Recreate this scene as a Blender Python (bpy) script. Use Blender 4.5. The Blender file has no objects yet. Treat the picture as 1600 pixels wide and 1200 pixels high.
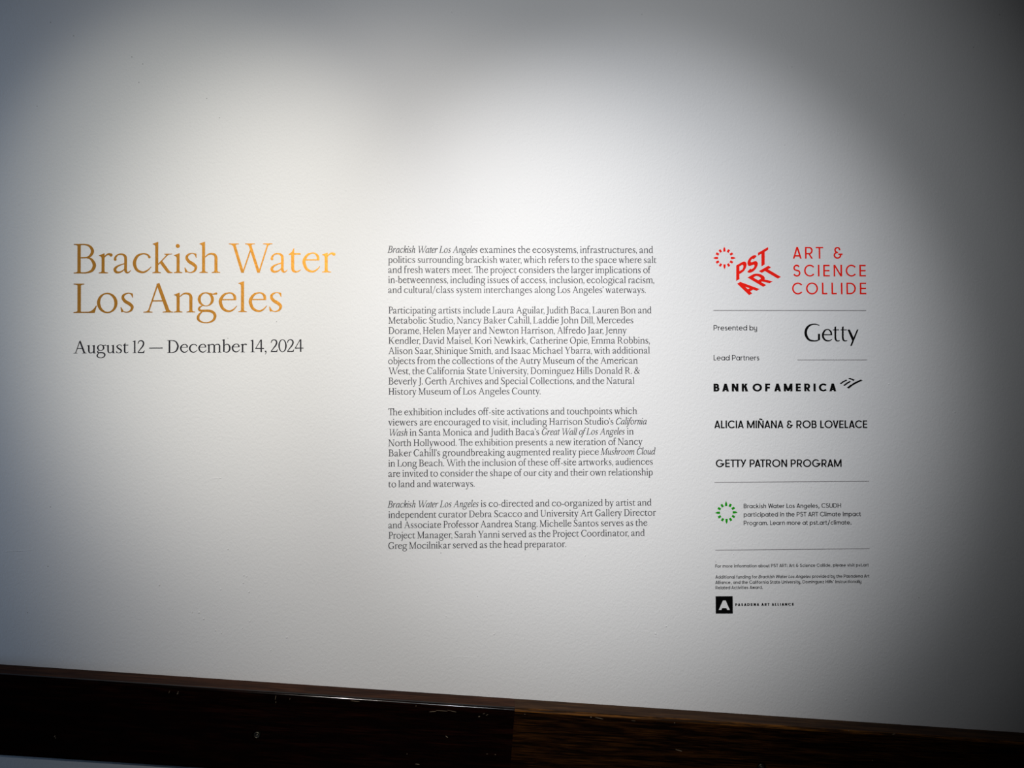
import bpy, bmesh, math, random
import numpy as np
from mathutils import Vector, Matrix, geometry

random.seed(7)
SC = bpy.context.scene
COL = SC.collection

# ------------------------------------------------------------------ camera, world, lights, exposure
FOCAL_PX, CAM_DIST, CAM_H = 1091.0, 1.2, 1.5
YAW, PITCH, ROLL = math.radians(1.3747), math.radians(1.1120), math.radians(-0.2598)
cf = Vector((math.sin(YAW) * math.cos(PITCH), math.cos(YAW) * math.cos(PITCH), math.sin(PITCH)))
cr = cf.cross(Vector((0, 0, 1))).normalized()
cu = cr.cross(cf)
cr, cu = cr * math.cos(ROLL) + cu * math.sin(ROLL), cu * math.cos(ROLL) - cr * math.sin(ROLL)
cam_d = bpy.data.cameras.new('camera')
cam_d.sensor_fit = 'HORIZONTAL'
cam_d.sensor_width = 36.0
cam_d.lens = FOCAL_PX / 1600 * 36.0
cam_d.clip_start = 0.01
cam = bpy.data.objects.new('camera', cam_d)
COL.objects.link(cam)
M3 = Matrix((cr, cu, -cf)).transposed()
cam.matrix_world = Matrix.Translation((0, -CAM_DIST, CAM_H)) @ M3.to_4x4()
SC.camera = cam

vs = SC.view_settings
SC.display_settings.display_device = 'sRGB'
vs.view_transform = 'Standard'
vs.look = 'None'
vs.exposure = 0.0
vs.gamma = 1.0
vs.use_curve_mapping = False

world = bpy.data.worlds.new('world')
SC.world = world
world.use_nodes = True
bg = world.node_tree.nodes['Background']
bg.inputs[0].default_value = (0.9, 0.95, 1.0, 1)
bg.inputs[1].default_value = 0.0015

LS = 49.3


def spot(name, loc, target, half, blend, rgb, radius=0.03):
    d = bpy.data.lights.new(name, 'SPOT')
    m = max(rgb)
    d.energy = m * LS
    d.color = [c / m for c in rgb]
    d.spot_size = 2 * half
    d.spot_blend = blend
    d.shadow_soft_size = radius
    o = bpy.data.objects.new(name, d)
    COL.objects.link(o)
    o.location = loc
    o.rotation_euler = (Vector(target) - Vector(loc)).to_track_quat('-Z', 'Y').to_euler()
    return o


# the gallery's ceiling spotlights, all above and behind the camera
spot('spotlight', (-0.65, -1.8746, 3.0493), (-0.5046, 0, 1.7535), 0.1948, 0.9994, (1.2749, 1.2318, 1.0613))
spot('spotlight', (0.0, -2.4661, 2.4057), (-0.0083, 0, 1.7178), 0.4615, 0.9995, (1.4741, 1.5226, 1.5814))
spot('spotlight', (-0.4935, -1.7337, 2.4), (-0.1515, 0, 1.4954), 0.3746, 1.0, (1.68, 1.585, 1.455))
spot('spotlight', (0.0346, -1.9171, 2.6776), (0.2592, 0, 1.5880), 0.2717, 1.0, (1.9465, 1.9712, 2.0456))
# weak blue daylight from the open end of the corridor on the left
dl = bpy.data.lights.new('corridor_daylight', 'AREA')
dl.shape = 'RECTANGLE'
dl.size, dl.size_y = 0.3, 1.6
dl.energy = 1.0
dl.color = (0.42, 0.64, 1.0)
dlo = bpy.data.objects.new('corridor_daylight', dl)
COL.objects.link(dlo)
dlo.location = (-1.7, -0.6, 1.6)
dl.spread = math.radians(74)
dlo.rotation_euler = Vector((math.cos(math.radians(50)), math.sin(math.radians(50)), 0)).to_track_quat('-Z', 'Y').to_euler()


# ------------------------------------------------------------------ helpers
def ray(px, py, depth=0.0):
    """point of the plane y = -depth seen at photo pixel (px, py)"""
    d = cf * FOCAL_PX + cr * (px - 800) + cu * (600 - py)
    t = (CAM_DIST - depth) / d.y
    return Vector((d.x * t, -depth, CAM_H + d.z * t))


def tag(o, label=None, cat=None, group=None, kind=None):
    if label: o['label'] = label
    if cat: o['category'] = cat
    if group: o['group'] = group
    if kind: o['kind'] = kind
    return o


def empty(name, loc):
    o = bpy.data.objects.new(name, None)
    o.empty_display_size = 0.02
    COL.objects.link(o)
    o.location = loc
    return o


def mesh_obj(name, verts, faces, mats, parent=None, loc=(0, 0, 0), midx=None, smooth=False):
    me = bpy.data.meshes.new(name)
    me.from_pydata([tuple(v) for v in verts], [], faces)
    for m in (mats if isinstance(mats, (list, tuple)) else [mats]):
        me.materials.append(m)
    if midx:
        for p, k in zip(me.polygons, midx): p.material_index = k
    if smooth:
        for p in me.polygons: p.use_smooth = True
    me.update()
    o = bpy.data.objects.new(name, me)
    COL.objects.link(o)
    o.location = loc
    if parent: o.parent = parent
    return o


# ------------------------------------------------------------------ materials
def mat(name, color, rough=0.5, metal=0.0, spec=0.5):
    m = bpy.data.materials.new(name)
    m.use_nodes = True
    b = m.node_tree.nodes['Principled BSDF']
    b.inputs['Base Color'].default_value = (*color, 1)
    b.inputs['Roughness'].default_value = rough
    b.inputs['Metallic'].default_value = metal
    b.inputs['Specular IOR Level'].default_value = spec
    return m, m.node_tree.nodes, m.node_tree.links, b


def noise(n, l, vec, scale, detail=3, rough=0.5):
    t = n.new('ShaderNodeTexNoise')
    t.inputs['Scale'].default_value = scale
    t.inputs['Detail'].default_value = detail
    t.inputs['Roughness'].default_value = rough
    l.new(vec, t.inputs['Vector'])
    return t


def mapping(n, l, scale=(1, 1, 1), rot=(0, 0, 0)):
    tc = n.new('ShaderNodeTexCoord')
    mp = n.new('ShaderNodeMapping')
    mp.inputs['Scale'].default_value = scale
    mp.inputs['Rotation'].default_value = rot
    l.new(tc.outputs['Object'], mp.inputs['Vector'])
    return mp.outputs['Vector']


def wall_paint():
    m, n, l, b = mat('white_wall_paint', (0.80, 0.80, 0.80), 0.62, 0, 0.25)
    v1 = mapping(n, l, (1.0, 1.0, 1.0), (0, math.radians(35), 0))
    v2 = mapping(n, l, (1.0, 1.0, 0.7), (0, math.radians(-40), 0))
    fine = noise(n, l, v2, 380, 2, 0.5)
    mid = noise(n, l, v1, 165, 2, 0.5)
    big = noise(n, l, v1, 9, 2, 0.5)
    a = n.new('ShaderNodeMath'); a.operation = 'MULTIPLY_ADD'
    l.new(mid.outputs['Fac'], a.inputs[0]); a.inputs[1].default_value = 1.1
    l.new(fine.outputs['Fac'], a.inputs[2])
    a2 = n.new('ShaderNodeMath'); a2.operation = 'MULTIPLY_ADD'
    l.new(big.outputs['Fac'], a2.inputs[0]); a2.inputs[1].default_value = 2.0
    l.new(a.outputs[0], a2.inputs[2])
    bp = n.new('ShaderNodeBump')
    bp.inputs['Strength'].default_value = 1.0
    bp.inputs['Distance'].default_value = 0.00046
    l.new(a2.outputs[0], bp.inputs['Height'])
    l.new(bp.outputs['Normal'], b.inputs['Normal'])
    return m


def vinyl(name, color, rough=0.5, spec=0.35):
    m, n, l, b = mat(name, color, rough, 0, spec)
    v = mapping(n, l)
    t = noise(n, l, v, 300, 2)
    bp = n.new('ShaderNodeBump')
    bp.inputs['Strength'].default_value = 0.25
    bp.inputs['Distance'].default_value = 0.0003
    l.new(t.outputs['Fac'], bp.inputs['Height'])
    l.new(bp.outputs['Normal'], b.inputs['Normal'])
    return m


def gold_foil():
    m, n, l, b = mat('gold_foil_vinyl', (0.51, 0.222, 0.024), 0.47, 0.70, 0.5)
    v = mapping(n, l, (1, 1, 1), (0, math.radians(40), 0))
    t = noise(n, l, v, 160, 4, 0.6)
    bp = n.new('ShaderNodeBump')
    bp.inputs['Strength'].default_value = 0.6
    bp.inputs['Distance'].default_value = 0.0006
    l.new(t.outputs['Fac'], bp.inputs['Height'])
    l.new(bp.outputs['Normal'], b.inputs['Normal'])
    return m


def wood(name, dark, light, rough=0.28, seed=0.0, bias=0.5, spec=0.5):
    m, n, l, b = mat(name, dark, rough, 0, spec)
    tc = n.new('ShaderNodeTexCoord')
    mp = n.new('ShaderNodeMapping')
    mp.inputs['Location'].default_value = (seed, seed * 0.7, seed * 1.3)
    mp.inputs['Scale'].default_value = (5.0, 70.0, 90.0)
    l.new(tc.outputs['Object'], mp.inputs['Vector'])
    t = noise(n, l, mp.outputs['Vector'], 1.6, 6, 0.62)
    t.inputs['Distortion'].default_value = 0.6
    mp2 = n.new('ShaderNodeMapping')
    mp2.inputs['Location'].default_value = (seed * 2, 0, seed)
    mp2.inputs['Scale'].default_value = (14.0, 260.0, 330.0)
    l.new(tc.outputs['Object'], mp2.inputs['Vector'])
    t2 = noise(n, l, mp2.outputs['Vector'], 1.5, 3, 0.6)
    mul = n.new('ShaderNodeMath'); mul.operation = 'MULTIPLY'
    l.new(t.outputs['Fac'], mul.inputs[0]); l.new(t2.outputs['Fac'], mul.inputs[1])
    cr_ = n.new('ShaderNodeValToRGB')
    cr_.color_ramp.elements[0].position = 0.16 + 0.12 * bias
    cr_.color_ramp.elements[0].color = (*dark, 1)
    cr_.color_ramp.elements[1].position = 0.40 + 0.14 * bias
    cr_.color_ramp.elements[1].color = (*light, 1)
    l.new(mul.outputs[0], cr_.inputs['Fac'])
    l.new(cr_.outputs['Color'], b.inputs['Base Color'])
    bp = n.new('ShaderNodeBump')
    bp.inputs['Strength'].default_value = 0.12
    bp.inputs['Distance'].default_value = 0.0004
    l.new(t2.outputs['Fac'], bp.inputs['Height'])
    l.new(bp.outputs['Normal'], b.inputs['Normal'])
    return m


M_WALL = wall_paint()
M_SPECK = mat('grey_speck', (0.22, 0.22, 0.22), 0.7)[0]
M_GOLD = gold_foil()
M_INK = vinyl('charcoal_vinyl', (0.012, 0.012, 0.018), 0.5, 0.15)
M_BODY = vinyl('grey_vinyl', (0.032, 0.031, 0.038), 0.5, 0.2)
M_BLACK = vinyl('black_vinyl', (0.0015, 0.0015, 0.0015), 0.5, 0.08)
M_SANS = vinyl('soft_black_vinyl', (0.014, 0.014, 0.017), 0.5, 0.15)
M_RED = vinyl('red_vinyl', (0.93, 0.014, 0.006), 0.5, 0.06)
M_GREEN = vinyl('green_vinyl', (0.012, 0.31, 0.006), 0.5, 0.08)
M_RULE = vinyl('rule_grey_vinyl', (0.28, 0.265, 0.275))
M_WOOD1 = wood('dark_lacquered_wood', (0.0022, 0.0009, 0.0008), (0.018, 0.0042, 0.0025), 0.14, 1.7, 0.5)
M_WOOD2 = wood('brown_lacquered_wood', (0.0035, 0.0012, 0.0006), (0.060, 0.021, 0.004), 0.26, 5.3, 0.3)
M_WORN = wood('worn_wood_edge', (0.02, 0.008, 0.002), (0.30, 0.11, 0.014), 0.5, 9.1, 0.25, 0.1)
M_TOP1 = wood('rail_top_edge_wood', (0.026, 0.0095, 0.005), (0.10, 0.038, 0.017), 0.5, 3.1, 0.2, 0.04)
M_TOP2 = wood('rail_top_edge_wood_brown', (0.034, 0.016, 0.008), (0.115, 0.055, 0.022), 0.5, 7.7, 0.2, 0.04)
M_CHIP = mat('bare_wood_chip', (0.22, 0.17, 0.11), 0.7)[0]
M_METAL = mat('dull_screw_metal', (0.20, 0.185, 0.14), 0.4, 1.0)[0]
M_DARK = mat('screw_socket_dark', (0.01, 0.01, 0.01), 0.6)[0]
M_FLOOR = mat('grey_carpet', (0.06, 0.06, 0.065), 0.95)[0]


# ------------------------------------------------------------------ outline tools (letters are drawn in units, cap height = 1000)
EMB = [0.0]                                        # extra stroke weight for small text sizes


def rect(x0, y0, x1, y1):
    e = EMB[0] / 2
    if abs(y1 - y0) > abs(x1 - x0): x0, x1 = x0 - e, x1 + e
    else: y0, y1 = y0 - e, y1 + e
    return [[(x0, y0), (x1, y0), (x1, y1), (x0, y1)]]


def poly(*p): return [list(p)]


def slant(x0, y0, x1, y1, wx):
    wx += EMB[0]
    return [[(x0 - wx / 2, y0), (x0 + wx / 2, y0), (x1 + wx / 2, y1), (x1 - wx / 2, y1)]]


def spline(pts, n):
    P = [np.array(p, float) for p in pts]
    if len(P) == 2: return [P[0], P[1]]
    P = [2 * P[0] - P[1]] + P + [2 * P[-1] - P[-2]]
    out = []
    for i in range(1, len(P) - 2):
        a, b, c, d = P[i - 1:i + 3]
        for k in range(n):
            t = k / n
            out.append(0.5 * (2 * b + (c - a) * t + (2 * a - 5 * b + 4 * c - d) * t * t + (3 * b - a - 3 * c + d) * t ** 3))
    out.append(P[-2])
    return out


def brush(*pts, n=5):
    """stroke with a width at every point: (x, y, width)"""
    S = spline(pts, n)
    L, R = [], []
    for i, s in enumerate(S):
        a, b = S[max(i - 1, 0)], S[min(i + 1, len(S) - 1)]
        d = b[:2] - a[:2]
        d = d / (np.hypot(*d) or 1)
        nn = np.array((-d[1], d[0])) * (s[2] + EMB[0]) / 2
        L.append(tuple(s[:2] + nn)); R.append(tuple(s[:2] - nn))
    return [[R[i], R[i + 1], L[i + 1], L[i]] for i in range(len(S) - 1)]


def circ(x, y, r, n=14):
    r += EMB[0] / 2
    return [[(x + r * math.cos(2 * math.pi * k / n), y + r * math.sin(2 * math.pi * k / n)) for k in range(n)]]


def ring(o, i, rot=0, a0=0, a1=360, n=36):
    """o, i = (cx, cy, rx, ry) of the outer and the inner ellipse; rot tilts the inner one"""
    n = max(6, int(n * abs(a1 - a0) / 360))
    e = EMB[0] / 2
    o, i = (o[0], o[1], o[2] + e, o[3] + e), (i[0], i[1], i[2] - e, i[3] - e)
    c, s = math.cos(math.radians(rot)), math.sin(math.radians(rot))
    A, B_ = [], []
    for k in range(n + 1):
        t = math.radians(a0 + (a1 - a0) * k / n)
        A.append((o[0] + o[2] * math.cos(t), o[1] + o[3] * math.sin(t)))
        x, y = i[2] * math.cos(t - math.radians(rot)), i[3] * math.sin(t - math.radians(rot))
        B_.append((i[0] + x * c - y * s, i[1] + x * s + y * c))
    return [[A[k], A[k + 1], B_[k + 1], B_[k]] for k in range(n)]


def q3(a, c, b, n=4):
    return [((1 - t) ** 2 * a[0] + 2 * t * (1 - t) * c[0] + t * t * b[0], (1 - t) ** 2 * a[1] + 2 * t * (1 - t) * c[1] + t * t * b[1])
            for t in [k / n for k in range(n + 1)]]


def foot(x0, x1, y=0, l=92, r=92, up=1, t=28, br=72):
    """bracketed slab serif under (up=1) or over (up=-1) a stem x0..x1"""
    p = [(x0 - l, y), (x1 + r, y)]
    p += q3((x1 + r, y + up * t), (x1 + 6, y + up * (t + 4)), (x1, y + up * br)) if r > 0 else [(x1, y + up * br)]
    p += q3((x0, y + up * br), (x0 - 6, y + up * (t + 4)), (x0 - l, y + up * t)) if l > 0 else [(x0, y + up * br)]
    return [p]


def flag(x0, x1, y, l=88):
    return [[(x0 - l, y - 84), (x0 - l, y - 64), (x0 - 20, y - 40), (x1 - 10, y), (x1, y), (x1, y - 200), (x0, y - 200)] +
            q3((x0, y - 160), (x0 - 6, y - 92), (x0 - l, y - 84))]


def area2(p): return sum(p[i - 1][0] * p[i][1] - p[i][0] * p[i - 1][1] for i in range(len(p)))


def fill(polys, holes=()):
    """union of polygons minus holes -> verts, triangles, boundary edges"""
    cs = []
    for p in polys:
        q = [(float(x), float(y)) for x, y in p]
        if abs(area2(q)) < 1e-6: continue
        cs.append((q if area2(q) > 0 else q[::-1], 1))
    for p in holes:
        q = [(float(x), float(y)) for x, y in p]
        cs.append((q if area2(q) < 0 else q[::-1], -1))

    def wind(C):
        w = np.zeros(len(C))
        for q, s in cs:
            q = np.array(q)
            lo, hi = q.min(0), q.max(0)
            m = (C[:, 0] > lo[0]) & (C[:, 0] < hi[0]) & (C[:, 1] > lo[1]) & (C[:, 1] < hi[1])
            if not m.any(): continue
            P = C[m]
            ww = np.zeros(len(P))
            a, b = q, np.roll(q, -1, 0)
            for (ax, ay), (bx, by) in zip(a, b):
                cr_ = (bx - ax) * (P[:, 1] - ay) - (P[:, 0] - ax) * (by - ay)
                ww += ((ay <= P[:, 1]) & (by > P[:, 1]) & (cr_ > 0)).astype(float)
                ww -= ((ay > P[:, 1]) & (by <= P[:, 1]) & (cr_ < 0)).astype(float)
            w[m] += np.sign(ww) if s > 0 else -10 * np.abs(ww)
        return w

    def cdt(vs_, es):
        r = geometry.delaunay_2d_cdt([Vector(v) for v in vs_], es, [], 0, 0.02)
        V, F = r[0], r[2]
        if not F: return [], []
        A = np.array([(v.x, v.y) for v in V])
        C = np.array([A[list(f)].mean(0) for f in F])
        keep = wind(C) > 0
        return A, [list(f) for f, k in zip(F, keep) if k]

    vs_, es = [], []
    for q, s in cs:
        k = len(vs_)
        vs_ += q
        es += [(k + i, k + (i + 1) % len(q)) for i in range(len(q))]
    A, F = cdt(vs_, es)

    def border(F):
        E_ = {}
        for f in F:
            for i in range(len(f)):
                e = (f[i], f[(i + 1) % len(f)])
                if (e[1], e[0]) in E_: del E_[(e[1], e[0])]
                else: E_[e] = 1
        return list(E_)
    bd = border(F)                       # second pass: triangulate from the outline alone
    ids = sorted({i for e in bd for i in e})
    mp = {v: k for k, v in enumerate(ids)}
    if ids:
        A2, F2 = cdt([tuple(A[i]) for i in ids], [(mp[a], mp[b]) for a, b in bd])
        A, F = A2, F2
    F = [f if sum(A[f[i - 1]][0] * A[f[i]][1] - A[f[i]][0] * A[f[i - 1]][1] for i in range(3)) > 0 else f[::-1] for f in F]
    used = sorted({i for f in F for i in f})
    mp = {v: k for k, v in enumerate(used)}
    V = [tuple(A[i]) for i in used]
    F = [[mp[i] for i in f] for f in F]
    return V, F, border(F)


# ------------------------------------------------------------------ serif roman
def serif(ch):
    S, T = 104, 38
    st = lambda x0, x1, y0, y1: rect(x0, y0, x1, y1)
    def arch(x): return brush((x - 440 + 15, 535, 26), (x - 440 + 120, 625, 44), (x - 440 + 235, 652, 62), (x - 90, 612, 86), (x - 51, 520, 100), (x - 51, 400, 102)) + rect(x - 102, 0, x, 405)
    top = lambda a, b, y=1000: rect(a, y - 30, b, y)
    if ch == 'B': return st(124, 234, 0, 1000) + rect(0, 0, 300, 30) + rect(0, 970, 300, 1000) + foot(124, 234, 0, 124, 20) + foot(124, 234, 1000, 124, 20, -1) + brush((200, 980, 40), (380, 978, 44), (540, 920, 76), (632, 770, 106), (580, 620, 86), (440, 540, 44), (200, 530, 36)) + brush((200, 530, 36), (440, 532, 38), (600, 470, 80), (698, 280, 116), (620, 100, 90), (430, 24, 46), (200, 20, 40))
    if ch == 'r': return st(94, 196, 0, 640) + flag(94, 196, 676) + foot(94, 196, 0, 94, 118) + brush((165, 520, 26), (245, 610, 44), (330, 650, 64), (410, 632, 86)) + circ(412, 622, 55)
    if ch == 'a': return circ(64, 468, 46) + brush((60, 470, 88), (74, 545, 66), (160, 630, 46), (290, 645, 56), (385, 595, 84), (418, 500, 92), (418, 130, 92), (438, 50, 84), (490, 22, 52), (540, 42, 34), (596, 98, 18)) + brush((390, 328, 32), (250, 286, 40), (125, 225, 62), (54, 135, 94), (90, 52, 88), (180, 30, 64), (290, 65, 44), (385, 140, 28))
    if ch == 'c': return circ(566, 545, 42) + brush((568, 525, 76), (505, 620, 58), (345, 660, 44), (150, 575, 84), (54, 345, 110), (135, 120, 94), (335, 30, 64), (510, 100, 46), (628, 218, 18))
    if ch == 'e': return brush((535, 415, 88), (520, 555, 88), (430, 645, 54), (315, 660, 44), (165, 595, 76), (58, 430, 106), (60, 285, 108), (145, 115, 94), (325, 30, 66), (480, 88, 48), (602, 218, 18)) + rect(80, 412, 578, 450)
    if ch == 'o': return ring((340, 336, 340, 350), (340, 336, 234, 304), 8)
    if ch == 's': return brush((380, 600, 30), (310, 660, 34), (220, 662, 36), (110, 605, 72), (78, 505, 94), (155, 390, 106), (292, 305, 112), (388, 200, 98), (345, 75, 66), (225, 18, 36), (110, 38, 34), (50, 95, 34)) + poly((290, 680), (407, 655), (415, 515), (392, 518), (340, 630)) + poly((0, 182), (28, 186), (110, 48), (60, 15), (24, 20))
    if ch == 'k': return st(88, 190, 0, 1000) + flag(88, 190, 1062) + foot(88, 190) + slant(180, 285, 520, 640, 52) + poly((400, 640), (390, 658), (664, 658), (664, 640), (560, 630), (500, 590), (460, 610)) + poly((240, 345), (320, 420), (560, 90), (600, 48), (680, 26), (680, 0), (520, 0), (470, 40))
    if ch in 'iı': return st(88, 190, 0, 640) + flag(88, 190, 672) + foot(88, 190) + circ(128, 920, 68)
    if ch == 'j': return flag(88, 190, 672) + brush((139, 600, 102), (139, 0, 102), (128, -190, 86), (70, -320, 46), (-20, -350, 30)) + circ(-20, -325, 40) + circ(128, 920, 68)
    if ch == 'l': return st(88, 190, 0, 1000) + flag(88, 190, 1062) + foot(88, 190)
    if ch == 'h': return st(88, 190, 0, 1000) + flag(88, 190, 1062) + foot(88, 190) + arch(614) + foot(512, 614)
    if ch == 'n': return st(88, 190, 0, 640) + flag(88, 190, 676) + foot(88, 190) + arch(614) + foot(512, 614)
    if ch == 'm': return st(88, 190, 0, 640) + flag(88, 190, 676) + foot(88, 190) + arch(590) + foot(488, 590) + arch(990) + foot(888, 990)
    if ch == 'u': return flag(88, 190, 670) + flag(470, 572, 670) + brush((139, 600, 102), (139, 250, 102), (170, 90, 84), (270, 28, 58), (390, 70, 40), (485, 150, 28)) + st(470, 572, 0, 600) + foot(470, 572, 0, 0, 90)
    if ch == 't': return poly((0, 611), (0, 622), (110, 710), (168, 823), (190, 823), (190, 600), (88, 600)) + rect(120, 611, 410, 664) + brush((139, 620, 102), (139, 160, 102), (165, 62, 92), (245, 25, 60), (325, 42, 42), (424, 98, 16))
    if ch == 'g': return ring((305, 447, 270, 243), (305, 442, 172, 208), 6) + brush((440, 655, 30), (540, 622, 40), (640, 640, 66)) + circ(650, 643, 38) + brush((190, 232, 24), (98, 168, 60), (78, 105, 76), (125, 62, 74), (220, 52, 80), (400, 50, 86), (540, 5, 92), (612, -115, 96), (560, -265, 74), (400, -348, 44), (210, -345, 44), (70, -265, 76), (48, -165, 88), (95, -60, 62), (180, 15, 34))
    if ch == 'b': return st(88, 190, 40, 1000) + flag(88, 190, 1062) + brush((165, 535, 26), (270, 625, 46), (390, 648, 58), (520, 570, 92), (585, 360, 106), (530, 130, 96), (400, 25, 56), (270, 20, 40), (130, 80, 36))
    if ch == 'd': return st(468, 570, 0, 1000) + flag(468, 570, 1062) + foot(468, 570, 0, 0, 92) + brush((490, 560, 26), (390, 640, 44), (290, 648, 54), (130, 570, 86), (54, 320, 108), (115, 110, 98), (255, 28, 62), (365, 62, 40), (490, 145, 28))
    if ch == 'p': return st(88, 190, -350, 640) + flag(88, 190, 676) + foot(88, 190, -375) + brush((165, 535, 26), (270, 625, 46), (390, 648, 58), (520, 570, 92), (585, 350, 106), (530, 125, 96), (400, 25, 56), (270, 22, 40), (165, 80, 30))
    if ch == 'q': return st(468, 570, -350, 650) + foot(468, 570, -375) + brush((500, 620, 26), (400, 650, 44), (290, 648, 54), (130, 570, 86), (54, 320, 108), (115, 110, 98), (255, 28, 62), (365, 62, 40), (490, 145, 28))
    if ch == 'f': return brush((150, 30, 102), (150, 800, 102), (185, 960, 84), (275, 1040, 58), (370, 1030, 66)) + circ(392, 1000, 52) + foot(99, 201, 0, 80, 110) + rect(0, 612, 350, 658)
    if ch == 'v': return slant(335, 0, 118, 660, 112) + slant(330, 0, 545, 660, 46) + top(0, 250, 670) + top(430, 650, 670)
    if ch == 'w': return slant(305, 0, 112, 660, 112) + slant(295, 0, 485, 660, 46) + slant(665, 0, 472, 660, 112) + slant(660, 0, 860, 660, 46) + top(0, 240, 670) + top(370, 580, 670) + top(760, 960, 670)
    if ch == 'x': return slant(515, 0, 128, 660, 118) + slant(130, 0, 490, 660, 44) + top(10, 265, 670) + top(390, 600, 670) + rect(10, 0, 250, 30) + rect(390, 0, 640, 30)
    if ch == 'y': return slant(335, 0, 118, 660, 112) + slant(238, -250, 545, 660, 46) + brush((245, -220, 46), (205, -310, 50), (145, -345, 56), (90, -320, 70)) + circ(85, -320, 42) + top(0, 250, 670) + top(430, 650, 670)
    if ch == 'z': return rect(40, 625, 520, 670) + rect(20, 0, 540, 45) + slant(80, 20, 470, 650, 104) + poly((40, 670), (40, 500), (66, 500), (110, 640)) + poly((540, 0), (560, 190), (534, 190), (460, 30))
    if ch == 'W': return slant(472, 0, 172, 985, 100) + slant(480, 0, 745, 775, 48) + slant(1022, 0, 712, 985, 100) + slant(1030, 0, 1345, 985, 50) + foot(120, 225, 1000, 120, 118, -1) + foot(665, 765, 1000, 107, 129, -1) + foot(1315, 1375, 1000, 138, 121, -1)
    if ch == 'L': return st(129, 242, 0, 1000) + foot(129, 242, 0, 129, 40) + foot(129, 242, 1000, 129, 108, -1) + [[(200, 0), (699, 0), (770, 242), (744, 246)] + q3((744, 246), (640, 60), (500, 40)) + [(200, 38)]]
    if ch == 'A': return slant(155, 0, 470, 965, 50) + poly((428, 973), (525, 1020), (892, 0), (764, 0)) + rect(265, 380, 660, 422) + foot(130, 185, 0, 130, 115) + foot(765, 888, 0, 128, 98)
    if ch == 'C': return brush((770, 770, 26), (650, 925, 52), (460, 985, 50), (230, 905, 88), (72, 640, 116), (62, 440, 118), (130, 200, 106), (290, 48, 78), (480, 16, 52), (660, 85, 42), (790, 255, 22)) + poly((680, 905), (755, 1000), (780, 1000), (790, 730), (764, 730))
    if ch == 'G': return serif('C')[:-1][:44] + brush((480, 16, 52), (620, 40, 50), (740, 130, 60)) + rect(690, 90, 800, 400) + foot(690, 800, 420, 100, 80, -1) + poly((680, 905), (755, 1000), (780, 1000), (790, 730), (764, 730))
    if ch == 'D': return st(124, 234, 0, 1000) + foot(124, 234, 0, 124, 30) + foot(124, 234, 1000, 124, 30, -1) + brush((180, 980, 40), (400, 976, 46), (650, 885, 82), (800, 610, 114), (800, 420, 116), (680, 145, 90), (440, 26, 50), (180, 20, 40))
    if ch == 'O': return ring((450, 500, 450, 515), (450, 500, 335, 468), 6)
    if ch == 'E': return st(124, 234, 0, 1000) + foot(124, 234, 0, 124, 30) + foot(124, 234, 1000, 124, 30, -1) + rect(200, 960, 620, 1000) + poly((520, 965), (620, 965), (630, 770), (604, 770)) + rect(200, 490, 520, 530) + rect(495, 400, 522, 620) + rect(200, 0, 640, 40) + poly((540, 35), (640, 0), (690, 240), (664, 240))
    if ch == 'H': return st(124, 234, 0, 1000) + st(676, 786, 0, 1000) + rect(200, 490, 700, 530) + sum([foot(a, b, y, 120, 120, u) for a, b in ((124, 234), (676, 786)) for y, u in ((0, 1), (1000, -1))], [])
    if ch == 'I': return st(124, 234, 0, 1000) + foot(124, 234, 0, 120, 120) + foot(124, 234, 1000, 120, 120, -1)
    if ch == 'J': return brush((230, 950, 110), (230, 100, 108), (200, -80, 84), (120, -190, 50), (30, -215, 40)) + circ(30, -190, 44) + foot(175, 285, 1000, 120, 120, -1)
    if ch == 'K': return st(124, 234, 0, 1000) + foot(124, 234, 0, 120, 110) + foot(124, 234, 1000, 120, 110, -1) + slant(230, 440, 730, 975, 56) + top(600, 880) + poly((330, 500), (430, 600), (800, 60), (930, 28), (930, 0), (690, 0))
    if ch == 'M': return slant(165, 0, 165, 980, 42) + slant(545, 0, 175, 990, 118) + slant(540, 0, 930, 990, 48) + st(900, 1012, 0, 1000) + rect(20, 0, 310, 30) + foot(900, 1012, 0, 115, 115) + top(20, 200) + top(920, 1125)
    if ch == 'N': return slant(165, 0, 165, 980, 42) + slant(800, 0, 165, 990, 132) + slant(820, 0, 820, 990, 42) + rect(20, 0, 310, 30) + top(10, 190) + top(680, 965)
    if ch == 'P': return st(124, 234, 0, 1000) + foot(124, 234, 0, 124, 120) + foot(124, 234, 1000, 124, 30, -1) + brush((180, 980, 40), (400, 976, 46), (560, 890, 84), (612, 730, 110), (555, 560, 84), (400, 480, 42), (200, 478, 34))
    if ch == 'R': return serif('P') + poly((370, 500), (480, 520), (740, 100), (820, 34), (890, 26), (890, 0), (690, 0))
    if ch == 'S': return brush((510, 860, 28), (410, 965, 42), (280, 985, 42), (120, 890, 84), (85, 740, 104), (200, 575, 122), (380, 455, 128), (525, 310, 116), (520, 150, 94), (400, 38, 54), (270, 14, 42), (130, 80, 38), (55, 200, 26)) + poly((470, 935), (530, 1000), (552, 1000), (548, 730), (522, 730)) + poly((70, 60), (20, -5), (0, -5), (0, 270), (26, 270))
    if ch == 'T': return st(350, 460, 0, 1000) + foot(350, 460, 0, 120, 120) + rect(20, 960, 790, 1000) + poly((0, 770), (26, 770), (140, 965), (20, 1000)) + poly((810, 770), (784, 770), (670, 965), (790, 1000))
    if ch == 'U': return brush((185, 950, 110), (185, 340, 110), (250, 105, 88), (450, 22, 54), (650, 95, 48), (762, 330, 44), (762, 950, 44)) + foot(130, 240, 1000, 120, 115, -1) + foot(740, 784, 1000, 130, 120, -1)
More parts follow.
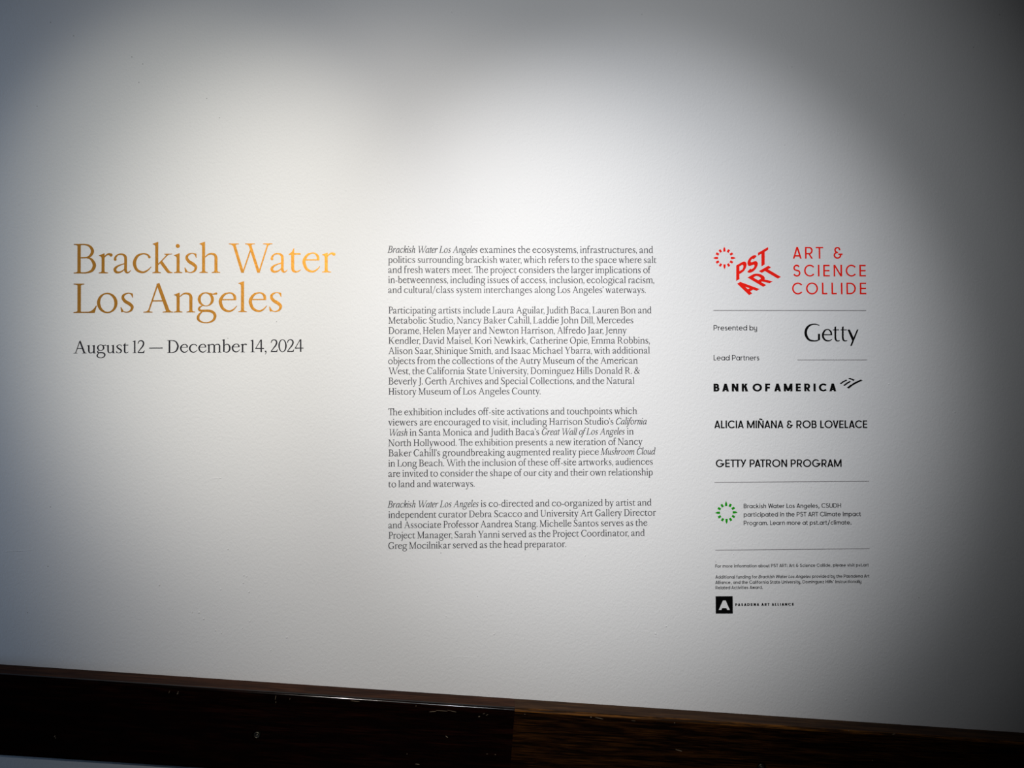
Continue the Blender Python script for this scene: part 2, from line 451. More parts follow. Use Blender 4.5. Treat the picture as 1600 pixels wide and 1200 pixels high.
    if ch == 'Y': return slant(420, 400, 150, 985, 122) + slant(440, 400, 745, 985, 50) + st(365, 475, 0, 430) + foot(365, 475, 0, 120, 120) + top(0, 320) + top(610, 880)
    if ch == '1': return st(130, 228, 0, 940) + flag(130, 228, 1000, 110) + foot(130, 228, 0, 105, 105)
    if ch == '2': return brush((64, 730, 36), (105, 890, 56), (250, 985, 60), (420, 920, 92), (475, 745, 104), (400, 530, 92), (230, 300, 64), (62, 70, 44)) + rect(40, 0, 520, 78) + poly((500, 0), (560, 210), (532, 210), (430, 70))
    if ch == '0': return ring((310, 500, 310, 512), (310, 500, 208, 472))
    if ch == '4': return slant(45, 290, 440, 1000, 52) + rect(20, 268, 680, 326) + rect(415, 0, 512, 1000)
    if ch == '.': return circ(68, 58, 62)
    if ch == ',': return circ(78, 58, 60) + brush((112, 60, 56), (112, -60, 44), (40, -175, 12))
    if ch in '’\'': return circ(78, 938, 60) + brush((112, 940, 56), (112, 820, 44), (40, 705, 12))
    if ch == '-': return rect(20, 262, 340, 318)
    if ch == '—': return rect(0, 352, 1010, 412)
    if ch == '/': return slant(0, -150, 440, 1090, 48)
    if ch == '&': return brush((800, 20, 60), (590, 190, 104), (350, 520, 100), (235, 745, 88), (270, 920, 58), (390, 985, 46), (520, 900, 80), (505, 745, 66), (330, 575, 44), (120, 390, 70), (58, 220, 104), (150, 62, 92), (330, 16, 56), (530, 110, 46), (690, 330, 34), (745, 520, 26)) + rect(620, 520, 860, 550)
    return None


# ------------------------------------------------------------------ serif italic (drawn upright, slanted afterwards)
def italic(ch):
    stem = lambda x, y0, y1: rect(x - 42, y0, x + 42, y1)
    ent = lambda x, y=650: brush((x - 110, y - 105, 14), (x - 60, y - 40, 36), (x, y - 12, 70)) + rect(x - 30, y - 60, x + 42, y)
    ex = lambda x: brush((x, 170, 84), (x + 8, 55, 74), (x + 55, 20, 42), (x + 145, 115, 14))
    arch = lambda x: brush((x - 275, 380, 22), (x - 165, 585, 46), (x - 70, 645, 64), (x, 560, 86), (x, 400, 84), (x, 160, 84))
    bowl = brush((440, 590, 26), (340, 645, 46), (190, 595, 72), (75, 400, 96), (56, 190, 96), (120, 35, 66), (220, 22, 40), (340, 130, 28), (440, 330, 24))
    if ch == 'i': return ent(110) + stem(110, 160, 600) + ex(110) + circ(120, 900, 62)
    if ch == 'l': return ent(110, 1062) + stem(110, 160, 1010) + ex(110)
    if ch == 'n': return ent(110) + stem(110, 0, 600) + arch(400) + ex(400)
    if ch == 'm': return ent(110) + stem(110, 0, 600) + arch(390) + rect(348, 0, 432, 200) + arch(680) + ex(680)
    if ch == 'h': return ent(110, 1062) + stem(110, 0, 1010) + arch(400) + ex(400)
    if ch == 'r': return ent(110) + stem(110, 0, 600) + brush((140, 380, 22), (230, 575, 44), (320, 645, 70), (370, 620, 90)) + circ(368, 615, 46)
    if ch == 'u': return ent(110) + brush((110, 600, 84), (108, 200, 84), (140, 50, 70), (210, 28, 44), (320, 150, 26), (400, 330, 22)) + stem(420, 160, 660) + ex(420)
    if ch == 'a': return bowl + stem(440, 160, 660) + ex(440)
    if ch == 'd': return bowl + stem(440, 160, 1010) + ent(440, 1062) + ex(440)
    if ch == 'c': return [[(x * .78, y) for x, y in p] for p in serif('c')]
    if ch == 'o': return ring((255, 336, 255, 350), (255, 336, 165, 306), 6)
    if ch == 'e': return brush((80, 300, 22), (270, 365, 36), (385, 490, 62), (345, 625, 60), (235, 655, 46), (100, 530, 88), (55, 285, 100), (115, 70, 84), (250, 18, 52), (400, 120, 18))
    if ch == 's': return [[(x * .84, y) for x, y in p] for p in serif('s')]
    if ch == 't': return stem(130, 160, 790) + rect(0, 612, 300, 656) + ex(130) + poly((20, 630), (88, 800), (172, 830), (172, 630))
    if ch == 'k': return ent(110, 1062) + stem(110, 0, 1010) + brush((140, 330, 24), (260, 560, 42), (370, 640, 60), (420, 560, 80), (330, 430, 50), (170, 370, 30)) + brush((230, 390, 60), (330, 120, 84), (390, 24, 50), (500, 115, 14))
    if ch == 'f': return circ(470, 960, 44) + brush((470, 980, 60), (400, 1045, 46), (310, 960, 76), (250, 640, 88), (180, 60, 88), (110, -250, 64), (20, -345, 40), (-50, -320, 60)) + rect(90, 612, 420, 654)
    if ch == 'g': return [[(x * .84, y) for x, y in p] for p in serif('g')]
    p = serif(ch)
    return [[(x * .88, y) for x, y in q] for q in p] if p else None


# ------------------------------------------------------------------ geometric sans, weight w
def sans(ch, w):
    h = w * 0.88
    b = h / 2
    xh = 700
    lin = lambda x0, y0, x1, y1: slant(x0, y0, x1, y1, w * 1.06)
    V = lambda x, y0, y1: rect(x, y0, x + w, y1)
    def arc(cx, cy, rx, ry, a0=0, a1=360): return ring((cx, cy, rx, ry), (cx, cy, rx - w, ry - h), 0, a0, a1)
    def mono(*pts): return brush(*[(x, y, w * 0.97) for x, y in pts])
    def ess(cx, ra, rb, top, mid, bot):
        p = [(cx - 5 + (ra - w / 2) * math.cos(math.radians(a)), (top + mid) / 2 + (top - mid) / 2 * math.sin(math.radians(a))) for a in range(20, 241, 20)]
        p += [(cx + 5 + (rb - w / 2) * math.cos(math.radians(a)), (mid + bot) / 2 + (mid - bot) / 2 * math.sin(math.radians(a))) for a in range(60, -161, -20)]
        return brush(*[(x, y, w * 0.95) for x, y in p], n=2)
    d = 0.53 * w
    if ch == 'A': return lin(d, 0, 375, 1000) + lin(750 - d, 0, 375, 1000) + rect(160, 175, 590, 175 + h)
    if ch == 'B': return V(0, 0, 1000) + rect(w / 2, 1000 - h, 340, 1000) + rect(w / 2, 0, 370, h) + rect(w / 2, 515 - b, 370, 515 + b) + arc(340, 757 - b / 2, 255, 243 + b / 2, -90, 90) + arc(370, 257 + b / 2, 270, 257 + b / 2, -90, 90)
    if ch == 'C': return arc(500, 500, 500, 512, 40, 320)
    if ch == 'D': return V(0, 0, 1000) + rect(w / 2, 1000 - h, 330, 1000) + rect(w / 2, 0, 330, h) + arc(330, 500, 490, 500, -90, 90)
    if ch == 'E': return V(0, 0, 1000) + rect(w / 2, 0, 560, h) + rect(w / 2, 1000 - h, 550, 1000) + rect(w / 2, 500 - b, 540, 500 + b)
    if ch == 'F': return V(0, 0, 1000) + rect(w / 2, 1000 - h, 550, 1000) + rect(w / 2, 480 - b, 520, 480 + b)
    if ch == 'G': return arc(500, 500, 500, 512, 40, 340) + rect(560, 440 - b, 1080, 440 + b) + slant(905, 200, 960, 440, w)
    if ch == 'H': return V(0, 0, 1000) + V(760 - w, 0, 1000) + rect(w / 2, 500 - b, 760 - w / 2, 500 + b)
    if ch == 'I': return V(0, 0, 1000)
    if ch == 'K': return V(0, 0, 1000) + lin(w + 10, 480, 640 - d, 1000) + poly((w * 0.9 + 60, 560), (w * 0.9 + 60 + w, 640), (700, 0), (700 - w * 1.25, 0))
    if ch == 'L': return V(0, 0, 1000) + rect(w / 2, 0, 460, h)
    if ch == 'M': return V(0, 0, 1000) + V(960 - w, 0, 1000) + lin(480, 40, d, 1000) + lin(480, 40, 960 - d, 1000) + rect(480 - d, 40, 480 + d, 120)
    if ch == 'N': return V(0, 0, 1000) + V(730 - w, 0, 1000) + lin(730 - d, 0, d, 1000)
    if ch == 'Ñ': return sans('N', w) + mono((190, 1120), (270, 1190), (370, 1155), (460, 1120), (540, 1190))
    if ch == 'O': return arc(520, 500, 520, 512)
    if ch == 'P': return V(0, 0, 1000) + rect(w / 2, 1000 - h, 360, 1000) + rect(w / 2, 420 - b, 360, 420 + b) + arc(360, 710 - b / 2, 300, 290 + b / 2, -90, 90)
    if ch == 'R': return sans('P', w) + lin(660 - d, 0, 330, 430)
    if ch == 'S': return ess(335, 285, 325, 1012 - h / 2, 520, h / 2 - 12)
    if ch == 'T': return rect(0, 1000 - h, 640, 1000) + V(320 - w / 2, 0, 1000)
    if ch == 'U': return mono((w / 2, 1000), (w / 2, 330), (130, 110), (360, w / 2 - 8), (590, 110), (720 - w / 2, 330), (720 - w / 2, 1000))
    if ch == 'V': return lin(360, 0, d, 1000) + lin(360, 0, 720 - d, 1000)
    if ch == 'W': return lin(310, 0, d, 1000) + lin(310, 0, 560, 1000) + lin(820, 0, 560, 1000) + lin(820, 0, 1120 - d, 1000)
    if ch == 'Y': return lin(220, 0, 740 - d, 1000) + lin(360, 420, d, 1000)
    if ch == '&': return arc(335, 740, 265, 262, -5, 255) + arc(335, 282, 335, 295, 110, 385) + rect(420, 370 - b, 770, 370 + b) + rect(255, 520 - b, 385, 520 + b)
    R = 345
    bowl = lambda: arc(R, xh / 2, R, xh / 2 + 12)
    if ch == 'a': return bowl() + V(2 * R - w + 15, 0, xh)
    if ch == 'b': return V(-15, 0, 1000) + bowl()
    if ch == 'c': return arc(R, xh / 2, R, xh / 2 + 12, 45, 315)
    if ch == 'd': return bowl() + V(2 * R - w + 15, 0, 1000)
    if ch == 'e': return arc(R, xh / 2, R, xh / 2 + 12, -5 + 10, 318) + rect(w / 2, xh / 2 - b, 2 * R - w / 4, xh / 2 + b)
    if ch == 'f': return mono((130, 0), (130, 760), (190, 930), (340, 960)) + rect(0, xh - h, 320, xh)
    if ch == 'g': return bowl() + mono((2 * R - w / 2 + 15, xh), (2 * R - w / 2 + 15, -20), (590, -190), (345, -260), (110, -190))
    if ch == 'h': return V(0, 0, 1000) + mono((w / 2, 380), (110, 610), (310, xh - w / 2 + 10), (500, 610), (580 - w / 2, 420), (580 - w / 2, 0))
    if ch == 'i': return V(0, 0, xh) + circ(w / 2, 905, w * .72)
    if ch == 'j': return V(0, -200, xh) + circ(w / 2, 905, w * .72)
    if ch == 'k': return V(0, 0, 1000) + lin(w, 300, 500 - d, xh) + lin(560 - d, 0, w + 130, 420)
    if ch == 'l': return V(0, 0, 1000)
    if ch == 'm': return V(0, 0, xh) + mono((w / 2, 380), (90, 610), (260, xh - w / 2 + 10), (410, 610), (470 - w / 2, 420), (470 - w / 2, 0)) + mono((470 - w / 2, 380), (500, 610), (680, xh - w / 2 + 10), (830, 610), (900 - w / 2, 420), (900 - w / 2, 0))
    if ch == 'n': return V(0, 0, xh) + mono((w / 2, 380), (110, 610), (310, xh - w / 2 + 10), (500, 610), (580 - w / 2, 420), (580 - w / 2, 0))
    if ch == 'o': return bowl()
    if ch == 'p': return V(-15, -260, xh) + bowl()
    if ch == 'r': return V(0, 0, xh) + mono((w / 2, 360), (90, 580), (230, xh - w / 2 + 5), (350, xh - w / 2 - 5))
    if ch == 's': return ess(240, 195, 230, xh + 12 - h / 2, 362, h / 2 - 12)
    if ch == 't': return mono((130, 900), (130, 180), (190, 60), (340, 55)) + rect(0, xh - h, 320, xh)
    if ch == 'u': return mono((w / 2, xh), (w / 2, 290), (90, 90), (280, w / 2 - 10), (470, 90), (560 - w / 2, 290)) + V(560 - w, 0, xh)
    if ch == 'v': return lin(285, 0, d, xh) + lin(285, 0, 570 - d, xh)
    if ch == 'w': return lin(240, 0, d, xh) + lin(240, 0, 440, xh) + lin(640, 0, 440, xh) + lin(640, 0, 880 - d, xh)
    if ch == 'x': return lin(d, 0, 520 - d, xh) + lin(520 - d, 0, d, xh)
    if ch == 'y': return mono((w / 2, xh), (w / 2, 290), (90, 110), (280, w / 2 + 20), (470, 110), (560 - w / 2, 290)) + mono((560 - w / 2, xh), (560 - w / 2, 0), (500, -180), (290, -260), (90, -190))
    if ch == 'z': return rect(20, xh - h, 500, xh) + rect(0, 0, 510, h) + lin(d + 10, 20, 490 - d, xh - 20)
    if ch == '.': return circ(w * .7, w * .6, w * .75)
    if ch == ',': return slant(0, -170, w * .7, 150, w)
    if ch == ':': return circ(w * .7, w * .6, w * .75) + circ(w * .7, xh - w * .6, w * .75)
    if ch == '/': return lin(0, -150, 420, 1080)
    if ch in '’\'': return slant(0, 720, w * .7, 1000, w)
    if ch == '-': return rect(0, 330 - b, 300, 330 + b)
    return None


CACHE = {}
SIDE = {'B': (0, 48), 'r': (44, -20), 'a': (62, 20), 'c': (40, 16), 'e': (40, 14), 'o': (46, 46), 's': (52, 52), 'W': (0, -10), 't': (14, 4), 'f': (14, -70), 'g': (30, 6),
        'A': (0, 0), 'T': (10, 10), 'L': (0, 10), 'v': (0, 0), 'w': (0, 0), 'y': (0, 0), 'd': (40, 20), 'b': (20, 40), 'p': (20, 40), 'q': (40, 20), 'j': (-60, 40), '-': (40, 40), '—': (40, 40),
        '.': (40, 40), ',': (30, 40), '’': (10, 10), "'": (10, 10), 'J': (-20, 30), 'P': (20, 10), 'D': (20, 46), 'O': (46, 46), 'C': (46, 30), 'G': (46, 30), 'S': (50, 50)}
KERN = {('W', 'a'): -125, ('W', 'e'): -115, ('W', 'i'): -40, ('T', 'h'): -150, ('P', 'a'): -60, ('P', 'r'): -20, ('Y', 'a'): -130, ('Y', 'b'): -20, ('A', 'v'): -80, ('1', '2'): 30,
        ('a', 'v'): -20, ('r', 'a'): -10, ('r', ','): -60, ('y', ','): -60, ('y', '.'): -60, ('o', 'f'): -20, ('L', 'o'): -50, ('f', 'f'): 10, ('f', '-'): 60, ('f', 'i'): 40, ('f', 'o'): 10, ('f', 'r'): 30}
ISIDE = {'W': (10, 0), 'A': (0, 20), 'L': (10, 30), 'B': (0, 40), 'o': (40, 44), 'e': (40, 10), 'a': (40, -20), 'f': (-170, -130), 's': (40, 44), 'i': (0, -20), 'n': (0, -20), 'm': (0, -20), 'h': (0, -20), 'u': (0, -20), 'l': (0, -20), 'd': (40, -20), 't': (10, -30), 'k': (0, -20), 'r': (0, 10), 'C': (46, 10), 'G': (46, 20), 'M': (10, 20), 'c': (40, 10), 'g': (30, 6)}
SKERN = {('T', 'T'): -70, ('T', 'Y'): -60, ('P', 'A'): -110, ('A', 'T'): -90, ('L', 'O'): -30, ('O', 'V'): -60, ('V', 'E'): 0, ('L', 'A'): 0, ('A', 'C'): -40, ('R', 'T'): -30, ('W', 'a'): -60, ('T', 'Y'): -40,
         ('P', 'a'): -40, ('r', 't'): -10, ('L', 'o'): -20, ('L', 'e'): -20, ('F', 'o'): -60, ('r', 'a'): -20, ('r', 'o'): -20}


def glyph(font, ch):
    """-> (verts, tris, border, xmin, xmax) in units"""
    key = (font, ch)
    if key in CACHE: return CACHE[key]
    kind, *prm = font
    EMB[0] = prm[0] if kind in ('serif', 'italic') and prm else 0.0
    if kind == 'serif': p = serif(ch)
    elif kind == 'italic':
        p = italic(ch)
        if p:
            lo = min(x for q in p for x, y in q); hi = max(x for q in p for x, y in q)
            p = [[(x + 0.21 * (y - 335), y) for x, y in q] for q in p]
    elif kind == 'sansitalic':
        p = sans(ch, prm[0])
        if p:
            lo = min(x for q in p for x, y in q); hi = max(x for q in p for x, y in q)
            p = [[(x + 0.2 * (y - 350), y) for x, y in q] for q in p]
    else:
        p = sans(ch, prm[0])
        if p and len(prm) > 1: p = [[(x * prm[1], y) for x, y in q] for q in p]
    if p is None: raise ValueError('no glyph %r' % ch)
    EMB[0] = 0.0
    V, F, B_ = fill(p)
    if kind not in ('italic', 'sansitalic'):
        lo = min(v[0] for v in V); hi = max(v[0] for v in V)
    CACHE[key] = (V, F, B_, lo, hi)
    return CACHE[key]


def runs(text, font, ifont):
    out, it = [], False
    for c in text:
        if c == '*': it = not it
        else: out.append((c, ifont if it else font))
    return out


def layout(text, font, ifont=None, space=275, gap=None):
    """-> list of (glyph, x offset), total width"""
    x, out, prev = 0.0, [], None
    for c, f in runs(text, font, ifont or font):
        if c == ' ':
            x += space; prev = None
            continue
        g = glyph(f, c)
        if f[0] in ('serif', 'italic'):
            l, r = SIDE.get(c, (22, 22))
            if f[0] == 'italic': l, r = ISIDE.get(c, (32, 32))
            if prev: x += KERN.get((prev, c), 0) * (1 if f[0] == 'serif' else 0.8)
        else:
            l = r = gap
            if c in 'AVWYTvwy': l = r = gap * 0.35
            elif c in 'OCGDoceadgq': l = r = gap * 0.8
            if prev: x += SKERN.get((prev, c), 0)
        if not out: l = 0
        out.append((g, x + l - g[3]))
        x += l + g[4] - g[3] + r
        last = r
        prev = c
    return out, x - last


THICK = 0.00035
RATIOS = []


def place(glyphs, frame, name, material, parent=None, base=None):
    """glyph list -> one mesh on the wall; frame maps units to wall (x, z)"""
    base = base or Vector((*[frame(0, 0)[0]], 0, frame(0, 0)[1]))
    VV, FF = [], []
    for (V, F, B_, lo, hi), ox in glyphs:
        k = len(VV)
        W = [frame(x + ox, y) for x, y in V]
        n = len(W)
        VV += [(p[0] - base.x, -THICK - base.y, p[1] - base.z) for p in W]
        VV += [(p[0] - base.x, -0.00004 - base.y, p[1] - base.z) for p in W]
        FF += [[k + i for i in f] for f in F]
        FF += [[k + b, k + a, k + n + a, k + n + b] for a, b in B_]
    ob = mesh_obj(name, VV, FF, material, parent)
    ob.location = base if parent is None else base - parent.location
    return ob


def line_frame(xl, yl, xr, yr, cap_px, width_units, tracking=None):
    """frame for a text line between two photo points on the wall"""
    A, B_ = ray(xl, yl), ray(xr, yr)
    mx, my = (xl + xr) / 2, (yl + yr) / 2
    s = (ray(mx, my - cap_px) - ray(mx, my)).length / 1000
    d = B_ - A
    L = d.length
    ex = Vector((d.x, d.z)) / L
    ey = Vector((-ex.y, ex.x))
    sx = L / width_units
    return (lambda x, y: (A.x + ex.x * x * sx + ey.x * y * s, A.z + ex.y * x * sx + ey.y * y * s)), sx / s


def text(name, s, xl, yl, xr, yr, cap, font, material, parent=None, ifont=None, space=275, gap=None, track=False, split=None):
    g, w = layout(s, font, ifont, space, gap)
    if track:                                    # widen the gaps, not the letters
        A, B_ = ray(xl, yl), ray(xr, yr)
        sc = (ray(xl, yl - cap) - A).length / 1000
        extra = (B_ - A).length / sc - w
        n = len(s) - 1
        g2, k, i = [], 0, 0
        for c in s:
            if c != ' ':
                g2.append((g[i][0], g[i][1] + extra * k / n)); i += 1
            k += 1
        g, w = g2, w + extra
    fr, ratio = line_frame(xl, yl, xr, yr, cap, w)
    RATIOS.append((round(ratio, 3), s[:24]))
    if split:
        return [place([q], fr, split, material, parent, base=Vector((fr(q[1] + q[0][3], 0)[0], 0, fr(q[1], 0)[1]))) for q in g]
    return place(g, fr, name, material, parent)


# ------------------------------------------------------------------ the setting: wall and ramp floor
RISE = -0.0811                                     # the corridor ramps down to the right, 1 : 12


def build_wall():
    bm = bmesh.new()
    bmesh.ops.create_cube(bm, size=1, matrix=Matrix.Translation((0, 0.06, 1.5)) @ Matrix.Diagonal((6.4, 0.12, 3.9, 1)))
    nb = [(356, 858), (381, 899), (385.5, 900.5), (380, 911), (389, 925), (345, 921), (270, 951), (311, 957), (337, 985), (346, 989), (379, 981), (249, 914), (390, 971), (697, 963), (448, 996),
          (772, 991), (746, 931), (1024.5, 990), (1041, 978.5), (914, 868), (1357, 968), (1322, 1093), (1269, 1079), (1482, 1072), (1237, 104), (1226, 226), (1412, 179), (1492, 644), (1389, 600),
          (423, 1016), (1146, 866), (1003, 22), (706, 19), (300, 957), (318, 967)]
    for i, (x, y) in enumerate(nb):
        p = ray(x, y)
        r = 0.0011 + 0.0006 * ((i * 37) % 10) / 10
        bmesh.ops.create_uvsphere(bm, u_segments=10, v_segments=6, radius=1, matrix=Matrix.Translation((p.x, 0.0002, p.z)) @ Matrix.Diagonal((r, 0.0011, r * 1.15, 1)))
    def ridge(a, b, r):
        a, b = ray(*a), ray(*b)
        d = (b - a)
        m = Matrix.Translation((a + b) / 2) @ d.to_track_quat('Z', 'Y').to_matrix().to_4x4() @ Matrix.Diagonal((r, r, d.length / 2, 1))
        bmesh.ops.create_uvsphere(bm, u_segments=8, v_segments=10, radius=1, matrix=m)
    ridge((-2, 862.5), (52, 860), 0.0007)
    ridge((1481, 1044), (1482, 1071), 0.0007)
    ridge((328, 748), (347, 747), 0.0006)
    ridge((1309, 190), (1309, 213), 0.0006)
    ridge((700, 1025), (752, 1028), 0.0004)
    n0 = len(bm.faces)
    for x, y in [(79, 35), (115, 56), (217, 129), (323, 154), (343, 184), (206, 89), (79, 792), (75, 885), (43, 957), (356, 528.6), (432, 502.7), (1521, 74), (1562, 23), (1436, 934), (689, 864), (1118.5, 878), (58, 166), (223, 100)]:
        p = ray(x, y)
        bmesh.ops.create_circle(bm, cap_ends=True, segments=8, radius=0.00075, matrix=Matrix.Translation((p.x, -0.0001, p.z)) @ Matrix.Rotation(math.pi / 2, 4, 'X'))
    me = bpy.data.meshes.new('wall_back')
    bm.faces.ensure_lookup_table()
    for f in bm.faces[n0:]: f.material_index = 1
    bm.to_mesh(me); bm.free()
    me.materials.append(M_WALL); me.materials.append(M_SPECK)
    for p in me.polygons:
        if len(p.vertices) == 4 and p.area < 1e-4 or len(p.vertices) == 3: p.use_smooth = True
    o = bpy.data.objects.new('wall_back', me)
    COL.objects.link(o)
    tag(o, kind='structure')


build_wall()
fx = 3.2
fz = lambda x: 0.09 + RISE * x
fl = mesh_obj('floor', [(-fx, -4, fz(-fx)), (fx, -4, fz(fx)), (fx, 0, fz(fx)), (-fx, 0, fz(-fx)),
                        (-fx, -4, fz(-fx) - .1), (fx, -4, fz(fx) - .1), (fx, 0, fz(fx) - .1), (-fx, 0, fz(-fx) - .1)],
              [(0, 1, 2, 3), (7, 6, 5, 4), (0, 4, 5, 1), (1, 5, 6, 2), (2, 6, 7, 3), (3, 7, 4, 0)], M_FLOOR)
tag(fl, kind='structure')

# ------------------------------------------------------------------ wooden rail boards along the ramp
RD = 0.038                                         # how far the rail stands out from the wall
RA = math.atan(RISE)
P0 = ray(800, 1091.4)
r_ex = Vector((math.cos(RA), 0, math.sin(RA)))
r_ez = Vector((-math.sin(RA), 0, math.cos(RA)))


def rail_local(px, py):
    p = ray(px, py, RD) - P0
    return p.dot(r_ex), p.dot(r_ez)


seam = rail_local(804, 1112)[0]
RH = -rail_local(135, 1189.2)[1]                   # board height
HOLE_R = 0.0078
SCREWS = [rail_local(401, 1149), rail_local(1190, 1199)]


def rail_board(name, x0, x1, mats, screw, chips, label):
    root = empty(name, P0 + r_ex * x0)
    root.rotation_euler = (0, -RA, 0)
    L = x1 - x0
    sx, sz = screw[0] - x0, screw[1]
    r = 0.0045
    prof = [(0, 0)]                                # (y, z) from the wall over the top, round the front edge, down
    prof.append((-(RD - r), 0))
    for k in range(1, 7):
        a = math.radians(15 * k)
        prof.append((-(RD - r) - r * math.sin(a), -r + r * math.cos(a)))
    low = [(-RD + r * 0.5 * (1 - math.cos(math.radians(30 * k))), -RH + r * 0.5 * (1 - math.sin(math.radians(30 * k)))) for k in range(0, 4)]
    low = [(-RD, -RH + r * .5), (-RD + r * .15, -RH + r * .15), (-RD + r * .5, -RH), (0, -RH)]
    V, F, MI = [], [], []
    def strip(pr, mi):
        k = len(V)
        for y, z in pr: V.extend([(0, y, z), (L, y, z)])
        for i in range(len(pr) - 1):
            F.append([k + 2 * i, k + 2 * i + 2, k + 2 * i + 3, k + 2 * i + 1]); MI.append(mi)
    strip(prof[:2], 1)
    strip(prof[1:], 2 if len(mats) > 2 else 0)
    strip(low, 0)
    n = 20
    hole = [(sx + HOLE_R * math.cos(2 * math.pi * k / n), sz + HOLE_R * math.sin(2 * math.pi * k / n)) for k in range(n)]
    # front face with the screw's counterbore cut in
    VF, FF, _ = fill([[(x * 1e4, z * 1e4) for x, z in [(0, -RH + r * .5), (L, -RH + r * .5), (L, -r), (0, -r)]]], [[(x * 1e4, z * 1e4) for x, z in hole]])
    k = len(V)
    V += [(x / 1e4, -RD, z / 1e4) for x, z in VF]
    F += [[k + i for i in f] for f in FF]; MI += [0] * len(FF)
    k = len(V)
    for x, z in hole: V += [(x, -RD, z), (x, -RD + 0.006, z)]
    for i in range(n):
        j = (i + 1) % n
        F.append([k + 2 * i, k + 2 * j, k + 2 * j + 1, k + 2 * i + 1]); MI.append(0)
    F.append([k + 2 * i + 1 for i in range(n)][::-1]); MI.append(0)
    # ends
    full = prof + low
    for xx, flip in ((0, False), (L, True)):
        k = len(V)
        V.extend([(xx, y, z) for y, z in full])
        f = [k + i for i in range(len(full))]
        F.append(f[::-1] if flip else f); MI.append(0)
    k = len(V)
    V += [(0, 0, 0), (L, 0, 0), (L, 0, -RH), (0, 0, -RH)]
    F.append([k, k + 1, k + 2, k + 3]); MI.append(0)
    b = mesh_obj('board', V, F, mats, root, midx=MI)
    bm = bmesh.new(); bm.from_mesh(b.data)
    bmesh.ops.remove_doubles(bm, verts=bm.verts, dist=1e-6)
    bmesh.ops.recalc_face_normals(bm, faces=bm.faces)
    for e in bm.edges:
        if len(e.link_faces) != 2 or e.calc_face_angle(0) > 0.5: e.smooth = False
    bm.to_mesh(b.data); bm.free()
    for p in b.data.polygons: p.use_smooth = abs(p.normal.y) > 0.05 and abs(p.normal.z) > 0.05
    # the screw: ring-shaped rim, dished socket and a pin, sunk in the hole
    def lathe(pr, nseg=20):
        VV, FF = [], []
        for a in range(nseg):
            t = 2 * math.pi * a / nseg
            for rr, yy in pr: VV.append((rr * math.cos(t), yy, rr * math.sin(t)))
        m = len(pr)
        for a in range(nseg):
            c = (a + 1) % nseg
            for i in range(m - 1): FF.append([a * m + i, c * m + i, c * m + i + 1, a * m + i + 1])
        return VV, FF
    pr = [(0.0050, 0.0055), (0.0049, 0.0014), (0.0045, 0.0006), (0.0040, 0.0006), (0.0037, 0.0014), (0.0035, 0.0048), (0.0015, 0.0050), (0.0012, 0.0026), (0.0008, 0.0020), (0.00001, 0.0018)]
    VV, FF = lathe(pr)
    mi = [1 if k % (len(pr) - 1) in (4, 5) else 0 for k in range(len(FF))]
    s = mesh_obj('screw', VV, FF, [M_METAL, M_DARK], root, (sx, -RD, sz), midx=mi, smooth=True)
    tag(s, 'dull metal screw head sunk in the wood')
    # chips and scratches in the lacquer
    for (px, py, ln, wd, ang) in chips:
        VV, FF = [], []
        cx, cz = rail_local(px, py)
        cx -= x0
        y = -RD - 0.00008
        if cz > -r:                                # on the rounded edge
            y = -RD + 0.0006
        k = len(VV)
        m = 8
        ca, sa = math.cos(ang), math.sin(ang)
        for i in range(m):
            t = 2 * math.pi * i / m
            q = 0.75 + 0.5 * random.random()
            u, v = ln / 2 * math.cos(t) * q, wd / 2 * math.sin(t) * q
            VV.append((cx + u * ca - v * sa, y, cz + u * sa + v * ca))
        FF.append([k + i for i in range(m)])
        mesh_obj('scratch', [(a - cx, b_ - y, c - cz) for a, b_, c in VV], FF, M_CHIP, root, (cx, y, cz))
    tag(root, label, 'handrail', 'wooden rail boards')
    return root


mm = 0.001
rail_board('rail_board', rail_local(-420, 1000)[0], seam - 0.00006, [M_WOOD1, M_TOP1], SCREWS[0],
           [(85.5, 1150.5, 3.5 * mm, 1.6 * mm, 1.0), (86.8, 1153, 2.5 * mm, 1.2 * mm, 1.2), (278, 1082, 5.5 * mm, 0.6 * mm, 1.3), (277.5, 1084, 3.6 * mm, 0.8 * mm, 0.2), (264.5, 1081, 5 * mm, 0.5 * mm, 1.2),
            (430.5, 1090, 8 * mm, 0.5 * mm, 1.5), (431, 1097, 3 * mm, 0.4 * mm, 1.5), (453, 1092, 3.5 * mm, 0.35 * mm, 1.4),
            (690, 1110.6, 20 * mm, 0.8 * mm, 0.02), (676, 1111.8, 12 * mm, 0.7 * mm, 0.14), (706, 1111, 18 * mm, 0.6 * mm, -0.13),
            (749, 1119.5, 3 * mm, 1.4 * mm, 0.3), (761, 1117, 5 * mm, 0.5 * mm, 0.6), (756, 1115, 4 * mm, 0.5 * mm, 0.4), (650, 1103, 1.6 * mm, 0.9 * mm, 1), (636, 1178, 1.8 * mm, 0.8 * mm, 1.2),
            (652, 1194, 8 * mm, 1.2 * mm, -0.05), (698, 1151, 5 * mm, 1.2 * mm, -0.6), (555, 1095.5, 16 * mm, 0.9 * mm, -0.04), (347, 1079.6, 2 * mm, 1.0 * mm, 0), (406, 1084.5, 2 * mm, 0.9 * mm, 0),
            (774, 1179, 1.6 * mm, .9 * mm, 0), (761, 1178, 3 * mm, .6 * mm, .1)],
           'nearly black lacquered wooden rail board on the white wall, left of the butt joint')
